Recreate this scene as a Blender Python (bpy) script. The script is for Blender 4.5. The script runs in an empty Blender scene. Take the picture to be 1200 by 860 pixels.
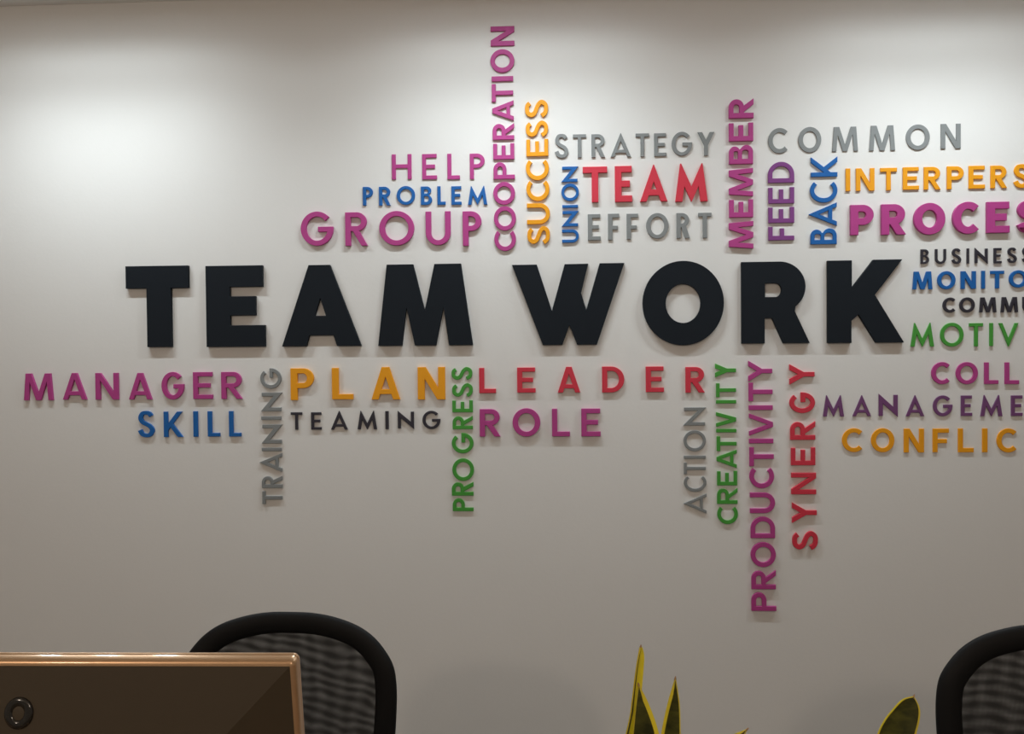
import bpy, bmesh, math, random
from mathutils import Matrix, Vector
from mathutils.geometry import tessellate_polygon

C = bpy.context.scene.collection
R = math.radians
random.seed(7)

# ------------------------------------------------------------------ camera
F_PX, W_PX, H_PX = 1040.0, 1200, 860
CAM_Z, WALL_Y, CEIL_Z = 1.46, 3.0, 2.665
cam_data = bpy.data.cameras.new('camera')
cam_data.sensor_fit = 'HORIZONTAL'
cam_data.sensor_width = 36.0
cam_data.lens = F_PX / W_PX * 36.0
cam_data.clip_start = 0.02
cam = bpy.data.objects.new('camera', cam_data)
C.objects.link(cam)
CAM_ROT = Matrix.Rotation(R(3.3), 3, 'Z') @ Matrix.Rotation(R(90 - 1.15), 3, 'X') @ Matrix.Rotation(R(-0.52), 3, 'Z')
CAM_POS = Vector((0, 0, CAM_Z))
cam.matrix_world = Matrix.Translation(CAM_POS) @ CAM_ROT.to_4x4()
bpy.context.scene.camera = cam

# ------------------------------------------------------------------ light and exposure
scene = bpy.context.scene
scene.view_settings.view_transform = 'Standard'
scene.view_settings.look = 'None'
scene.view_settings.exposure = 0.0
scene.view_settings.gamma = 1.0
scene.view_settings.use_curve_mapping = False
AMBIENT = (0.205, 0.175, 0.147)      # warm light of the open office behind
AMBIENT_STRENGTH = 1.0
SPOT_COLOR = (0.885, 0.985, 1.03)
SPOT_WATTS = 11.5
SPOT_CONE, SPOT_BLEND = 132.0, 0.92
SPILL_WATTS, SPILL_CONE, SPILL_BLEND = 1.75, 164.0, 0.3
FILL_WATTS, FILL_COLOR = 37.5, (1.0, 0.83, 0.68)   # added unseen fill globes behind the camera
LAMP_GAP = 0.45                    # lamps' distance from the wall
LAMP_XS = (-1.57, -0.15, 1.21)
world = bpy.data.worlds.new('world')
scene.world = world
world.use_nodes = True
wb = world.node_tree.nodes['Background']
wb.inputs[0].default_value = (*AMBIENT, 1)
wb.inputs[1].default_value = AMBIENT_STRENGTH


def pix(px, py, y):
    """World point where the photo's pixel meets the upright plane at depth y."""
    d = CAM_ROT @ Vector(((px - W_PX / 2) / F_PX, -(py - H_PX / 2) / F_PX, -1.0))
    return CAM_POS + d * ((y - CAM_POS.y) / d.y)


# ------------------------------------------------------------------ materials
def mat(name, color, rough=0.6, metal=0.0, bump=0.0, bump_scale=60.0, spec=0.5, mottle=0.0, mottle_scale=6.0):
    m = bpy.data.materials.new(name)
    m.use_nodes = True
    nt = m.node_tree
    p = nt.nodes['Principled BSDF']
    p.inputs['Base Color'].default_value = (*color, 1)
    p.inputs['Roughness'].default_value = rough
    p.inputs['Metallic'].default_value = metal
    p.inputs['Specular IOR Level'].default_value = spec
    tc = nt.nodes.new('ShaderNodeTexCoord')
    if bump:
        n = nt.nodes.new('ShaderNodeTexNoise')
        n.inputs['Scale'].default_value = bump_scale
        n.inputs['Detail'].default_value = 4
        b = nt.nodes.new('ShaderNodeBump')
        b.inputs['Strength'].default_value = bump
        b.inputs['Distance'].default_value = 0.002
        nt.links.new(tc.outputs['Object'], n.inputs['Vector'])
        nt.links.new(n.outputs['Fac'], b.inputs['Height'])
        nt.links.new(b.outputs['Normal'], p.inputs['Normal'])
    if mottle:
        n2 = nt.nodes.new('ShaderNodeTexNoise')
        n2.inputs['Scale'].default_value = mottle_scale
        n2.inputs['Detail'].default_value = 3
        mx = nt.nodes.new('ShaderNodeMix')
        mx.data_type = 'RGBA'
        mx.inputs[6].default_value = (*[c * (1 - mottle) for c in color], 1)
        mx.inputs[7].default_value = (*[min(1, c * (1 + mottle)) for c in color], 1)
        nt.links.new(tc.outputs['Object'], n2.inputs['Vector'])
        nt.links.new(n2.outputs['Fac'], mx.inputs[0])
        nt.links.new(mx.outputs[2], p.inputs['Base Color'])
    return m


M = {
    'wall': mat('wall_paint', (0.80, 0.785, 0.76), 0.75, bump=0.12, bump_scale=90, spec=0.25, mottle=0.012, mottle_scale=3),
    'ceiling': mat('ceiling_paint', (0.84, 0.82, 0.79), 0.9, spec=0.2),
    'floor': mat('floor_carpet', (0.20, 0.175, 0.15), 0.95, bump=0.6, bump_scale=300, mottle=0.15, mottle_scale=40),
    'black': mat('black_letter_foam', (0.0125, 0.016, 0.021), 0.7, spec=0.12, bump=0.05, bump_scale=250),
    'dark': mat('charcoal_letter_acrylic', (0.030, 0.027, 0.038), 0.5, spec=0.4),
    'magenta': mat('magenta_letter_acrylic', (0.46, 0.055, 0.25), 0.5, spec=0.35),
    'blue': mat('blue_letter_acrylic', (0.008, 0.122, 0.405), 0.5, spec=0.35),
    'orange': mat('orange_letter_acrylic', (0.88, 0.36, 0.009), 0.5, spec=0.35),
    'red': mat('red_letter_acrylic', (0.66, 0.040, 0.070), 0.5, spec=0.35),
    'grey': mat('grey_letter_acrylic', (0.24, 0.252, 0.252), 0.5, spec=0.35),
    'green': mat('green_letter_acrylic', (0.066, 0.33, 0.046), 0.5, spec=0.35),
    'plum': mat('plum_letter_acrylic', (0.175, 0.062, 0.175), 0.5, spec=0.35),
    'purple': mat('purple_letter_acrylic', (0.22, 0.055, 0.235), 0.5, spec=0.35),
    'chair_plastic': mat('black_chair_plastic', (0.0085, 0.0085, 0.009), 0.6, spec=0.18, bump=0.05, bump_scale=400),
    'seat_fabric': mat('black_seat_fabric', (0.015, 0.015, 0.016), 0.9, bump=0.4, bump_scale=500),
    'steel': mat('brushed_steel', (0.5, 0.5, 0.5), 0.3, metal=1.0),
    'bronze': mat('bronze_bezel', (0.56, 0.345, 0.185), 0.33, metal=0.6, bump=0.02, bump_scale=600),
    'brown_shell': mat('brown_monitor_shell', (0.056, 0.041, 0.024), 0.5, spec=0.35, bump=0.04, bump_scale=500),
    'emblem': mat('glossy_dark_emblem', (0.012, 0.010, 0.007), 0.14, metal=0.0, spec=0.6),
    'screen': mat('dark_screen', (0.008, 0.008, 0.01), 0.2),
    'desk': mat('desk_laminate', (0.20, 0.13, 0.08), 0.5, bump=0.05, mottle=0.15, mottle_scale=9),
    'pot': mat('grey_clay_pot', (0.25, 0.24, 0.23), 0.7, bump=0.2),
    'soil': mat('potting_soil', (0.035, 0.024, 0.016), 0.95, bump=0.8, bump_scale=120),
    'leaf_margin': mat('yellow_leaf_margin', (0.95, 0.78, 0.10), 0.42, spec=0.4, mottle=0.12, mottle_scale=60),
    'leaf_tip': mat('dry_leaf_tip', (0.42, 0.25, 0.13), 0.7),
    'white_metal': mat('white_painted_metal', (0.75, 0.75, 0.74), 0.5),
}


def leaf_material():
    m = bpy.data.materials.new('dark_green_leaf')
    m.use_nodes = True
    nt = m.node_tree
    p = nt.nodes['Principled BSDF']
    p.inputs['Roughness'].default_value = 0.45
    p.inputs['Specular IOR Level'].default_value = 0.3
    tc = nt.nodes.new('ShaderNodeTexCoord')
    mp = nt.nodes.new('ShaderNodeMapping')
    mp.inputs['Scale'].default_value = (45, 45, 90)
    n = nt.nodes.new('ShaderNodeTexNoise')
    n.inputs['Scale'].default_value = 1.0
    n.inputs['Detail'].default_value = 5
    n.inputs['Distortion'].default_value = 0.6
    r = nt.nodes.new('ShaderNodeValToRGB')
    r.color_ramp.elements[0].position = 0.35
    r.color_ramp.elements[0].color = (0.032, 0.036, 0.010, 1)
    r.color_ramp.elements[1].position = 0.68
    r.color_ramp.elements[1].color = (0.115, 0.115, 0.022, 1)
    nt.links.new(tc.outputs['Object'], mp.inputs['Vector'])
    nt.links.new(mp.outputs['Vector'], n.inputs['Vector'])
    nt.links.new(n.outputs['Fac'], r.inputs['Fac'])
    nt.links.new(r.outputs['Color'], p.inputs['Base Color'])
    return m


def mesh_fabric():
    """Open-weave chair mesh: fine threads with gaps, denser and looser bands."""
    m = bpy.data.materials.new('black_chair_mesh')
    m.use_nodes = True
    nt = m.node_tree
    p = nt.nodes['Principled BSDF']
    p.inputs['Base Color'].default_value = (0.016, 0.016, 0.016, 1)
    p.inputs['Roughness'].default_value = 0.7
    p.inputs['Specular IOR Level'].default_value = 0.25
    out = nt.nodes['Material Output']
    tr = nt.nodes.new('ShaderNodeBsdfTransparent')
    mix = nt.nodes.new('ShaderNodeMixShader')
    tc = nt.nodes.new('ShaderNodeTexCoord')
    sep = nt.nodes.new('ShaderNodeSeparateXYZ')
    nt.links.new(tc.outputs['Object'], sep.inputs[0])

    def wave(direction, scale, distortion, dscale, detail=1.0, turn=0.0):
        w = nt.nodes.new('ShaderNodeTexWave')
        w.wave_type = 'BANDS'
        w.bands_direction = direction
        w.inputs['Scale'].default_value = scale
        w.inputs['Distortion'].default_value = distortion
        w.inputs['Detail'].default_value = detail
        w.inputs['Detail Scale'].default_value = dscale
        mp = nt.nodes.new('ShaderNodeMapping')
        mp.inputs['Rotation'].default_value = (0, R(turn), 0)
        nt.links.new(tc.outputs['Object'], mp.inputs['Vector'])
        nt.links.new(mp.outputs['Vector'], w.inputs['Vector'])
        return w.outputs['Fac']

    def math_node(op, a, b, clamp=False):
        n = nt.nodes.new('ShaderNodeMath')
        n.operation = op
        n.use_clamp = clamp
        for i, v in enumerate((a, b)):
            if isinstance(v, (int, float)):
                n.inputs[i].default_value = v
            else:
                nt.links.new(v, n.inputs[i])
        return n.outputs[0]

    bands = wave('Z', 14.5, 4.2, 1.0, turn=-9.0)              # slack and tight rows of the weave
    bands2 = wave('X', 7.0, 5.0, 1.5)
    mot = nt.nodes.new('ShaderNodeTexNoise')
    mot.inputs['Scale'].default_value = 22
    nt.links.new(tc.outputs['Object'], mot.inputs['Vector'])
    gap = math_node('MULTIPLY', bands, 0.115)
    gap = math_node('ADD', gap, math_node('MULTIPLY', bands2, 0.05))
    gap = math_node('MULTIPLY', gap, math_node('ADD', mot.outputs['Fac'], 0.45))
    gap = math_node('ADD', gap, 0.02)
    # threads themselves
    tx = wave('X', 160.0, 0.0, 1.0, 0.0)
    tz = wave('Z', 160.0, 0.0, 1.0, 0.0)
    thr = math_node('MULTIPLY', tx, tz)
    fac = math_node('MULTIPLY', gap, math_node('ADD', math_node('MULTIPLY', thr, 2.0), 0.5), True)
    opaque = math_node('SUBTRACT', 1.0, fac, True)
    nt.links.new(opaque, mix.inputs[0])
    nt.links.new(tr.outputs[0], mix.inputs[1])
    nt.links.new(p.outputs[0], mix.inputs[2])
    nt.links.new(mix.outputs[0], out.inputs['Surface'])
    return m


def emitter(name, color, strength):
    m = bpy.data.materials.new(name)
    m.use_nodes = True
    p = m.node_tree.nodes['Principled BSDF']
    p.inputs['Base Color'].default_value = (0.8, 0.8, 0.8, 1)
    p.inputs['Emission Color'].default_value = (*color, 1)
    p.inputs['Emission Strength'].default_value = strength
    return m


bp = M['bronze'].node_tree.nodes['Principled BSDF']
bp.inputs['Coat Weight'].default_value = 0.55
bp.inputs['Coat Roughness'].default_value = 0.09
M['leaf'] = leaf_material()


def let_light_through(m, share, color):
    """Thin living tissue: part of the light passes through the blade."""
    nt = m.node_tree
    p = nt.nodes['Principled BSDF']
    tl, mx_ = nt.nodes.new('ShaderNodeBsdfTranslucent'), nt.nodes.new('ShaderNodeMixShader')
    tl.inputs['Color'].default_value = (*color, 1)
    mx_.inputs[0].default_value = share
    nt.links.new(p.outputs[0], mx_.inputs[1])
    nt.links.new(tl.outputs[0], mx_.inputs[2])
    nt.links.new(mx_.outputs[0], nt.nodes['Material Output'].inputs['Surface'])


let_light_through(M['leaf_margin'], 0.6, (1.0, 0.88, 0.12))
let_light_through(M['leaf'], 0.25, (0.22, 0.20, 0.03))
M['mesh'] = mesh_fabric()
g = bpy.data.materials.new('fill_globe_glow')  # see-through glow for the added fill globes
g.use_nodes = True
gn = g.node_tree
gn.nodes.remove(gn.nodes['Principled BSDF'])
g_em, g_tr, g_mix = (gn.nodes.new(k) for k in ('ShaderNodeEmission', 'ShaderNodeBsdfTransparent', 'ShaderNodeMixShader'))
g_em.inputs['Color'].default_value = (*FILL_COLOR, 1)
g_em.inputs['Strength'].default_value = 2.0
g_mix.inputs[0].default_value = 0.12
gn.links.new(g_tr.outputs[0], g_mix.inputs[1])
gn.links.new(g_em.outputs[0], g_mix.inputs[2])
gn.links.new(g_mix.outputs[0], gn.nodes['Material Output'].inputs['Surface'])
M['globe'] = g
M['lamp_lens'] = emitter('lit_lamp_lens', SPOT_COLOR, 60.0)


# ------------------------------------------------------------------ helpers
def link(name, bm, material, parent=None, smooth=False, loc=None):
    bm.normal_update()
    me = bpy.data.meshes.new(name)
    bm.to_mesh(me)
    bm.free()
    mats = material if isinstance(material, (list, tuple)) else [material]
    for x in mats:
        me.materials.append(x)
    if smooth:
        for p in me.polygons:
            p.use_smooth = True
        try:
            me.set_sharp_from_angle(angle=R(40))
        except Exception:
            pass
    o = bpy.data.objects.new(name, me)
    C.objects.link(o)
    if loc is not None:
        o.location = loc
    if parent is not None:
        o.parent = parent
    return o


def thing(name, label, cat, loc=(0, 0, 0), rot=(0, 0, 0), group=None):
    o = bpy.data.objects.new(name, None)
    o.empty_display_size = 0.1
    C.objects.link(o)
    o.location = loc
    o.rotation_euler = rot
    tag(o, label, cat, group)
    return o


def tag(o, label, cat, group=None):
    o['label'] = label
    o['category'] = cat
    if group:
        o['group'] = group


def struct(o):
    o['kind'] = 'structure'
    return o


def add_box(bm, lo, hi, bevel=0.0, seg=2, matrix=None):
    x0, y0, z0 = lo
    x1, y1, z1 = hi
    r = bmesh.ops.create_cube(bm, size=1.0)
    vs = r['verts']
    for v in vs:
        v.co = Vector(((x0 + x1) / 2 + v.co.x * (x1 - x0), (y0 + y1) / 2 + v.co.y * (y1 - y0), (z0 + z1) / 2 + v.co.z * (z1 - z0)))
    if bevel:
        es = list({e for v in vs for e in v.link_edges})
        rb = bmesh.ops.bevel(bm, geom=es, offset=bevel, segments=seg, affect='EDGES', profile=0.5)
        vs = list({v for f in rb['faces'] for v in f.verts} | {v for v in vs if v.is_valid})
    if matrix is not None:
        bmesh.ops.transform(bm, matrix=matrix, verts=[v for v in vs if v.is_valid])
    return vs


def add_lathe(bm, prof, n=32, center=(0, 0, 0), axis='Z', cap=True):
    rings = []
    for r, h in prof:
        ring = []
        for k in range(n):
            a = 2 * math.pi * k / n
            c, s = r * math.cos(a), r * math.sin(a)
            p = {'Z': (c, s, h), 'Y': (c, h, -s), 'X': (h, c, s)}[axis]
            ring.append(bm.verts.new(Vector(center) + Vector(p)))
        rings.append(ring)
    for a, b in zip(rings, rings[1:]):
        for k in range(n):
            bm.faces.new((a[k], a[(k + 1) % n], b[(k + 1) % n], b[k]))
    if cap:
        bm.faces.new(list(reversed(rings[0])))
        bm.faces.new(rings[-1])


def add_tube(bm, pts, r, n=12, closed=False, flat=None, ref=Vector((0, 1, 0))):
    """Sweep an oval (r across, flat along ref) through pts."""
    pts = [Vector(p) for p in pts]
    N = len(pts)
    rings = []
    for i, p in enumerate(pts):
        a = pts[(i - 1) % N] if (closed or i > 0) else p
        b = pts[(i + 1) % N] if (closed or i < N - 1) else p
        t = (b - a).normalized()
        rr = r[i] if isinstance(r, (list, tuple)) else r
        u = ref - t * ref.dot(t)
        if u.length < 1e-4:
            u = Vector((1, 0, 0)) - t * t.x
        u.normalize()
        w = t.cross(u)
        f = rr if flat is None else flat
        rings.append([bm.verts.new(p + u * (f * math.cos(2 * math.pi * k / n)) + w * (rr * math.sin(2 * math.pi * k / n))) for k in range(n)])
    m = N if closed else N - 1
    for i in range(m):
        A, B = rings[i], rings[(i + 1) % N]
        for k in range(n):
            bm.faces.new((A[k], A[(k + 1) % n], B[(k + 1) % n], B[k]))
    if not closed:
        bm.faces.new(list(reversed(rings[0])))
        bm.faces.new(rings[-1])
    bmesh.ops.recalc_face_normals(bm, faces=bm.faces[:])


def catmull(pts, n=8, closed=False):
    out = []
    N = len(pts)
    for i in range(N if closed else N - 1):
        g = (lambda k: pts[k % N]) if closed else (lambda k: pts[max(0, min(N - 1, k))])
        p0, p1, p2, p3 = [Vector(g(k)) for k in (i - 1, i, i + 1, i + 2)]
        for s in range(n):
            t = s / n
            out.append(0.5 * ((2 * p1) + (p2 - p0) * t + (2 * p0 - 5 * p1 + 4 * p2 - p3) * t * t + (3 * p1 - p0 - 3 * p2 + p3) * t ** 3))
    if not closed:
        out.append(Vector(pts[-1]))
    return out


# ------------------------------------------------------------------ room shell
X0, X1, YB = -3.6, 3.6, -2.4
bm = bmesh.new(); add_box(bm, (X0, WALL_Y, 0), (X1, WALL_Y + 0.12, CEIL_Z + 0.1)); struct(link('wall_back', bm, M['wall']))
bm = bmesh.new(); add_box(bm, (X0, YB, -0.1), (X1, WALL_Y + 0.12, 0)); struct(link('floor', bm, M['floor']))
bm = bmesh.new(); add_box(bm, (X0, YB, CEIL_Z), (X1, WALL_Y, CEIL_Z + 0.1)); struct(link('ceiling', bm, M['ceiling']))
bm = bmesh.new(); add_box(bm, (X0, WALL_Y - 0.012, 0), (X1, WALL_Y, 0.09), 0.003); struct(link('baseboard_back', bm, M['white_metal']))

# ------------------------------------------------------------------ ceiling lamps that wash the wall
LAMP_NAMES = ('the wall above the word MANAGER', 'the wall above the word HELP', 'the wall above the word COMMON')
for lx, where in zip(LAMP_XS, LAMP_NAMES):
    ly = WALL_Y - LAMP_GAP
    t = thing('recessed_downlight', 'recessed triple ceiling downlight washing ' + where, 'ceiling light', (lx, ly, CEIL_Z), group='downlights washing the lettered wall')
    bm = bmesh.new()
    hw, hd = 0.37, 0.065
    add_box(bm, (-hw, -hd, -0.010), (hw, -hd + 0.012, 0)); add_box(bm, (-hw, hd - 0.012, -0.010), (hw, hd, 0))
    add_box(bm, (-hw, -hd, -0.010), (-hw + 0.012, hd, 0)); add_box(bm, (hw - 0.012, -hd, -0.010), (hw, hd, 0))
    link('frame', bm, M['white_metal'], t)
    for dx in (-0.25, 0, 0.25):
        bm = bmesh.new()
        add_lathe(bm, [(0.020, -0.006), (0.021, -0.006), (0.022, 0.0)], 24, (dx, 0, 0))
        link('lens', bm, M['lamp_lens'], t)
        for watts, cone, blend in ((SPOT_WATTS, SPOT_CONE, SPOT_BLEND), (SPILL_WATTS, SPILL_CONE, SPILL_BLEND)):
            L = bpy.data.lights.new('downlight_beam', 'SPOT')
            L.energy = watts
            L.color = SPOT_COLOR
            L.spot_size = R(cone)
            L.spot_blend = blend
            L.shadow_soft_size = 0.02
            lo = bpy.data.objects.new('downlight_beam', L)
            C.objects.link(lo)
            lo.location = (dx, 0, -0.03)
            lo.parent = t

for gx in (-1.75, 0.7):  # fill lamps added out of view to brighten the upper wall
    t = thing('fill_globe_lamp', 'added unseen fill globe hanging %s behind the viewer' % ('on the monitor side' if gx < 0 else 'on the plant side'), 'fill lamp', (gx, -1.0, CEIL_Z), group='added fill lamps behind the viewer')
    bm = bmesh.new(); add_lathe(bm, [(.05, -.02), (.055, 0)], 24); link('ceiling_rose', bm, M['white_metal'], t, True)
    bm = bmesh.new(); add_lathe(bm, [(.003, -.30), (.003, -.02)], 8); link('cord', bm, M['white_metal'], t, True)
    bm = bmesh.new(); add_lathe(bm, [(max(.004, .11 * math.sin(R(a))), -.405 - .11 * math.cos(R(a))) for a in range(0, 181, 12)], 32)
    link('fill_globe', bm, M['globe'], t, True)
    L = bpy.data.lights.new('fill_light', 'POINT')
    L.energy = FILL_WATTS
    L.color = FILL_COLOR
    L.shadow_soft_size = 0.115
    lo = bpy.data.objects.new('fill_light', L)
    C.objects.link(lo)
    lo.location = (0, 0, -.405)
    lo.parent = t

# ------------------------------------------------------------------ letter shapes (unit height, width w)
def arc(cx, cy, rx, ry, a0, a1, n=20):
    return [(cx + rx * math.cos(R(a0 + (a1 - a0) * i / n)), cy + ry * math.sin(R(a0 + (a1 - a0) * i / n))) for i in range(n + 1)]


def cross(p, d, q, e):
    den = d[0] * e[1] - d[1] * e[0]
    k = ((q[0] - p[0]) * e[1] - (q[1] - p[1]) * e[0]) / den
    return (p[0] + d[0] * k, p[1] + d[1] * k)


def thick(center, t, h):
    """Outline of a stroke along a centre line; t across when vertical, h when horizontal."""
    L, Rr = [], []
    n = len(center)
    for i, p in enumerate(center):
        a, b = center[max(0, i - 1)], center[min(n - 1, i + 1)]
        d = Vector((b[0] - a[0], b[1] - a[1])).normalized()
        nx, ny = -d.y, d.x
        L.append((p[0] + nx * t / 2, p[1] + ny * h / 2))
        Rr.append((p[0] - nx * t / 2, p[1] - ny * h / 2))
    return Rr + L[::-1]


def glyph(ch, w, t, h, pointy):
    if ch == 'I':
        return [[(0, 0), (w, 0), (w, 1), (0, 1)]]
    if ch == 'L':
        return [[(0, 0), (w, 0), (w, h), (t, h), (t, 1), (0, 1)]]
    if ch == 'T':
        a, b = w / 2 - t / 2, w / 2 + t / 2
        return [[(a, 0), (b, 0), (b, 1 - h), (w, 1 - h), (w, 1), (0, 1), (0, 1 - h), (a, 1 - h)]]
    if ch == 'E':
        m0, m1 = 0.505 - h / 2, 0.505 + h / 2
        wm = w * 0.87
        return [[(0, 0), (w, 0), (w, h), (t, h), (t, m0), (wm, m0), (wm, m1), (t, m1), (t, 1 - h), (w * .98, 1 - h), (w * .98, 1), (0, 1)]]
    if ch == 'F':
        m0, m1 = 0.47 - h / 2, 0.47 + h / 2
        wm = w * 0.88
        return [[(0, 0), (t, 0), (t, m0), (wm, m0), (wm, m1), (t, m1), (t, 1 - h), (w, 1 - h), (w, 1), (0, 1)]]
    if ch == 'H':
        m0, m1 = 0.52 - h / 2, 0.52 + h / 2
        return [[(0, 0), (t, 0), (t, m0), (w - t, m0), (w - t, 0), (w, 0), (w, 1), (w - t, 1), (w - t, m1), (t, m1), (t, 1), (0, 1)]]
    if ch == 'U':
        ry = min(w / 2, .5)
        return [[(0, 1)] + arc(w / 2, ry, w / 2, ry, 180, 360, 28) + [(w, 1), (w - t, 1)] + arc(w / 2, ry, w / 2 - t, ry - h, 360, 180, 28) + [(t, 1)]]
    if ch == 'O':
        return [arc(w / 2, .5, w / 2, .5, 0, 360, 56)[:-1], arc(w / 2, .5, w / 2 - t, .5 - h, 0, 360, 56)[:-1]]
    if ch == 'C':
        a = 46
        rx = w / (1 + math.cos(R(a)))
        return [arc(rx, .5, rx, .5, a, 360 - a, 44) + arc(rx, .5, rx - t, .5 - h, 360 - a + 2, a - 2, 44)]
    if ch == 'G':
        rx = w / 2
        a = 42
        yt, yb = .555, .555 - h
        ae = -math.degrees(math.asin(min(.9, (.5 - yb) / (.5 - h)))) if yb < .5 else 0
        xb = w * .53
        return [arc(rx, .5, rx, .5, a, 360, 44) + [(w, yt), (xb, yt), (xb, yb)] + arc(rx, .5, rx - t, .5 - h, 360 + ae, a - 2, 44)]
    if ch == 'S':
        t, h = min(t, .205), min(h, .19)
        xi, yi = w / 2 - t * .5, .5 - h / 2
        ctl = [(.86, .70), (.52, .945), (0, 1.0), (-.56, .93), (-.88, .56), (-.60, .20), (0, .01), (.64, -.20), (1.0, -.54), (.66, -.92), (0, -1.0), (-.62, -.88), (-1.0, -.52)]
        pts = catmull([Vector((w / 2 + x * xi, .5 + y * yi, 0)) for x, y in ctl], 7)
        return [thick([(p.x, p.y) for p in pts], t, h)]
    if ch == 'P':
        bh = max(.56, min(.67, .40 + 1.05 * t))
        ry = bh / 2
        rx = min(ry * 1.08, w * .6)
        cx, cy = w - rx, 1 - ry
        return [[(0, 0), (t, 0), (t, 1 - bh)] + arc(cx, cy, rx, ry, -90, 90, 26) + [(0, 1)],
                [(t, 1 - bh + h)] + arc(cx, cy, rx - t, ry - h, -90, 90, 26) + [(t, 1 - h)]]
    if ch == 'R':
        bh = max(.555, min(.66, .39 + 1.05 * t))
        ry = bh / 2
        wb = w * .965
        rx = min(ry * 1.08, w * .58)
        cx, cy = wb - rx, 1 - ry
        tl = t * 1.13
        xl = max(t + .02, w * .40 - t * .25)
        dx, dy = xl + tl - w, 1 - bh
        outer = arc(cx, cy, rx, ry, -90, 90, 60)
        k0 = 0
        for k, (x, y) in enumerate(outer[:32]):
            if x >= w + dx * y / dy:
                k0 = k
                break
        return [[(0, 0), (t, 0), (t, 1 - bh), (xl, 1 - bh), (w - tl, 0), (w, 0)] + outer[k0:] + [(0, 1)],
                [(t, 1 - bh + h)] + arc(cx, cy, rx - t, ry - h, -90, 90, 26) + [(t, 1 - h)]]
    if ch == 'B':
        b1, b2 = .545, .455
        wu = w * .93
        r1, r2 = min(b1 / 2 * 1.1, w * .55), min(b2 / 2 * 1.1, w * .5)
        lo = arc(w - r1, b1 / 2, r1, b1 / 2, -90, 62, 22)
        up = arc(wu - r2, b1 + b2 / 2, r2, b2 / 2, -62, 90, 22)
        hb = h * .9
        y1 = b1 - hb / 2
        return [[(0, 0)] + lo + up + [(0, 1)],
                [(t, h)] + arc(w - r1, (h + y1) / 2, max(.02, r1 - t), (y1 - h) / 2, -90, 90, 18) + [(t, y1)],
                [(t, b1 + hb / 2)] + arc(wu - r2, (b1 + hb / 2 + 1 - h) / 2, max(.02, r2 - t), (1 - h - b1 - hb / 2) / 2, -90, 90, 18) + [(t, 1 - h)]]
    if ch == 'D':
        rx = min(.5, w * .78)
        cx = w - rx
        return [[(0, 0)] + arc(cx, .5, rx, .5, -90, 90, 40) + [(0, 1)],
                [(t, h)] + arc(cx, .5, rx - t, .5 - h, -90, 90, 40) + [(t, 1 - h)]]
    if ch in 'AV':
        aw = t * (.12 if pointy else 1.08)
        lt = t * (.95 if pointy else 1.0)
        s = w / 2 - aw / 2
        yi = (w / 2 - lt) / s
        if ch == 'V':
            f = lambda p: (p[0], 1 - p[1])
            return [[f(p) for p in [(0, 0), (0 + lt, 0), (w / 2, yi), (w - lt, 0), (w, 0), (w / 2 + aw / 2, 1), (w / 2 - aw / 2, 1)]][::-1]]
        y0 = .165
        y1 = y0 + h * .92
        xi = lambda y: lt + y * s
        return [[(0, 0), (lt, 0), (xi(y0), y0), (w - xi(y0), y0), (w - lt, 0), (w, 0), (w / 2 + aw / 2, 1), (w / 2 - aw / 2, 1)],
                [(xi(y1), y1), (w - xi(y1), y1), (w / 2, yi)]]
    if ch == 'Y':
        ym = .43
        lt = t * 1.22
        s = (w / 2 - t / 2) / (1 - ym)
        yn = 1 - (w / 2 - lt) / s
        return [[(w / 2 - t / 2, 0), (w / 2 + t / 2, 0), (w / 2 + t / 2, ym), (w, 1), (w - lt, 1), (w / 2, yn), (lt, 1), (0, 1), (w / 2 - t / 2, ym)]]
    if ch == 'N':
        if pointy:
            k = (1 - 1.5 * t) / w
            return [[(0, .05), (t, .05), (t, k * (w - t)), (w, 0), (w, .95), (w - t, .95), (w - t, 1 - k * (w - t)), (0, 1)]]
        dt = t * 1.15
        return [[(0, 0), (t, 0), (t, 1 - t / (w - dt)), (w - dt, 0), (w, 0), (w, 1), (w - t, 1), (w - t, 1 - (w - t - dt) / (w - dt)), (dt, 1), (0, 1)]]
    if ch == 'M':
        if pointy:
            o, tw, mw, dt, lt = .155 * w, t * .14, t * .10, t * 1.0, t * 1.0
        else:
            o, tw, mw, dt, lt = .07 * w, t * 1.22, t * 1.0, t * .98, t * .96
        mid = w / 2
        q = mid - mw / 2 + dt - o - tw
        vt = 1 - (mid - o - tw) / q
        lo = (mid - mw / 2, 0)
        pk = cross((lt, 0), (o, 1), lo, (-q, 1))
        return [[(0, 0), (lt, 0), pk, lo, (mid + mw / 2, 0), (w - pk[0], pk[1]), (w - lt, 0), (w, 0), (w - o, 1), (w - o - tw, 1), (mid, vt), (o + tw, 1), (o, 1)]]
    if ch == 'K':
        la, ll, e = t * 1.22, t * 1.22, w * .025
        ya1 = .255
        s = (1 - ya1) / (w - e - t)
        ya2 = 1 - s * (w - e - la - t)
        xk = t + .13 * w
        yk = ya1 + s * (xk - t)
        d = (w - ll - xk, -yk)
        xm = cross((w, 0), d, (t, ya1), (1, s))
        return [[(0, 0), (t, 0), (t, ya1), (xk, yk), (w - ll, 0), (w, 0), xm, (w - e, 1), (w - e - la, 1), (t, ya2), (t, 1), (0, 1)]]
    raise ValueError(ch)


def traced(points, box):
    x0, y0, x1, y1 = box
    return [((x - x0) / (y1 - y0), (y1 - y) / (y1 - y0)) for x, y in points]


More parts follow.
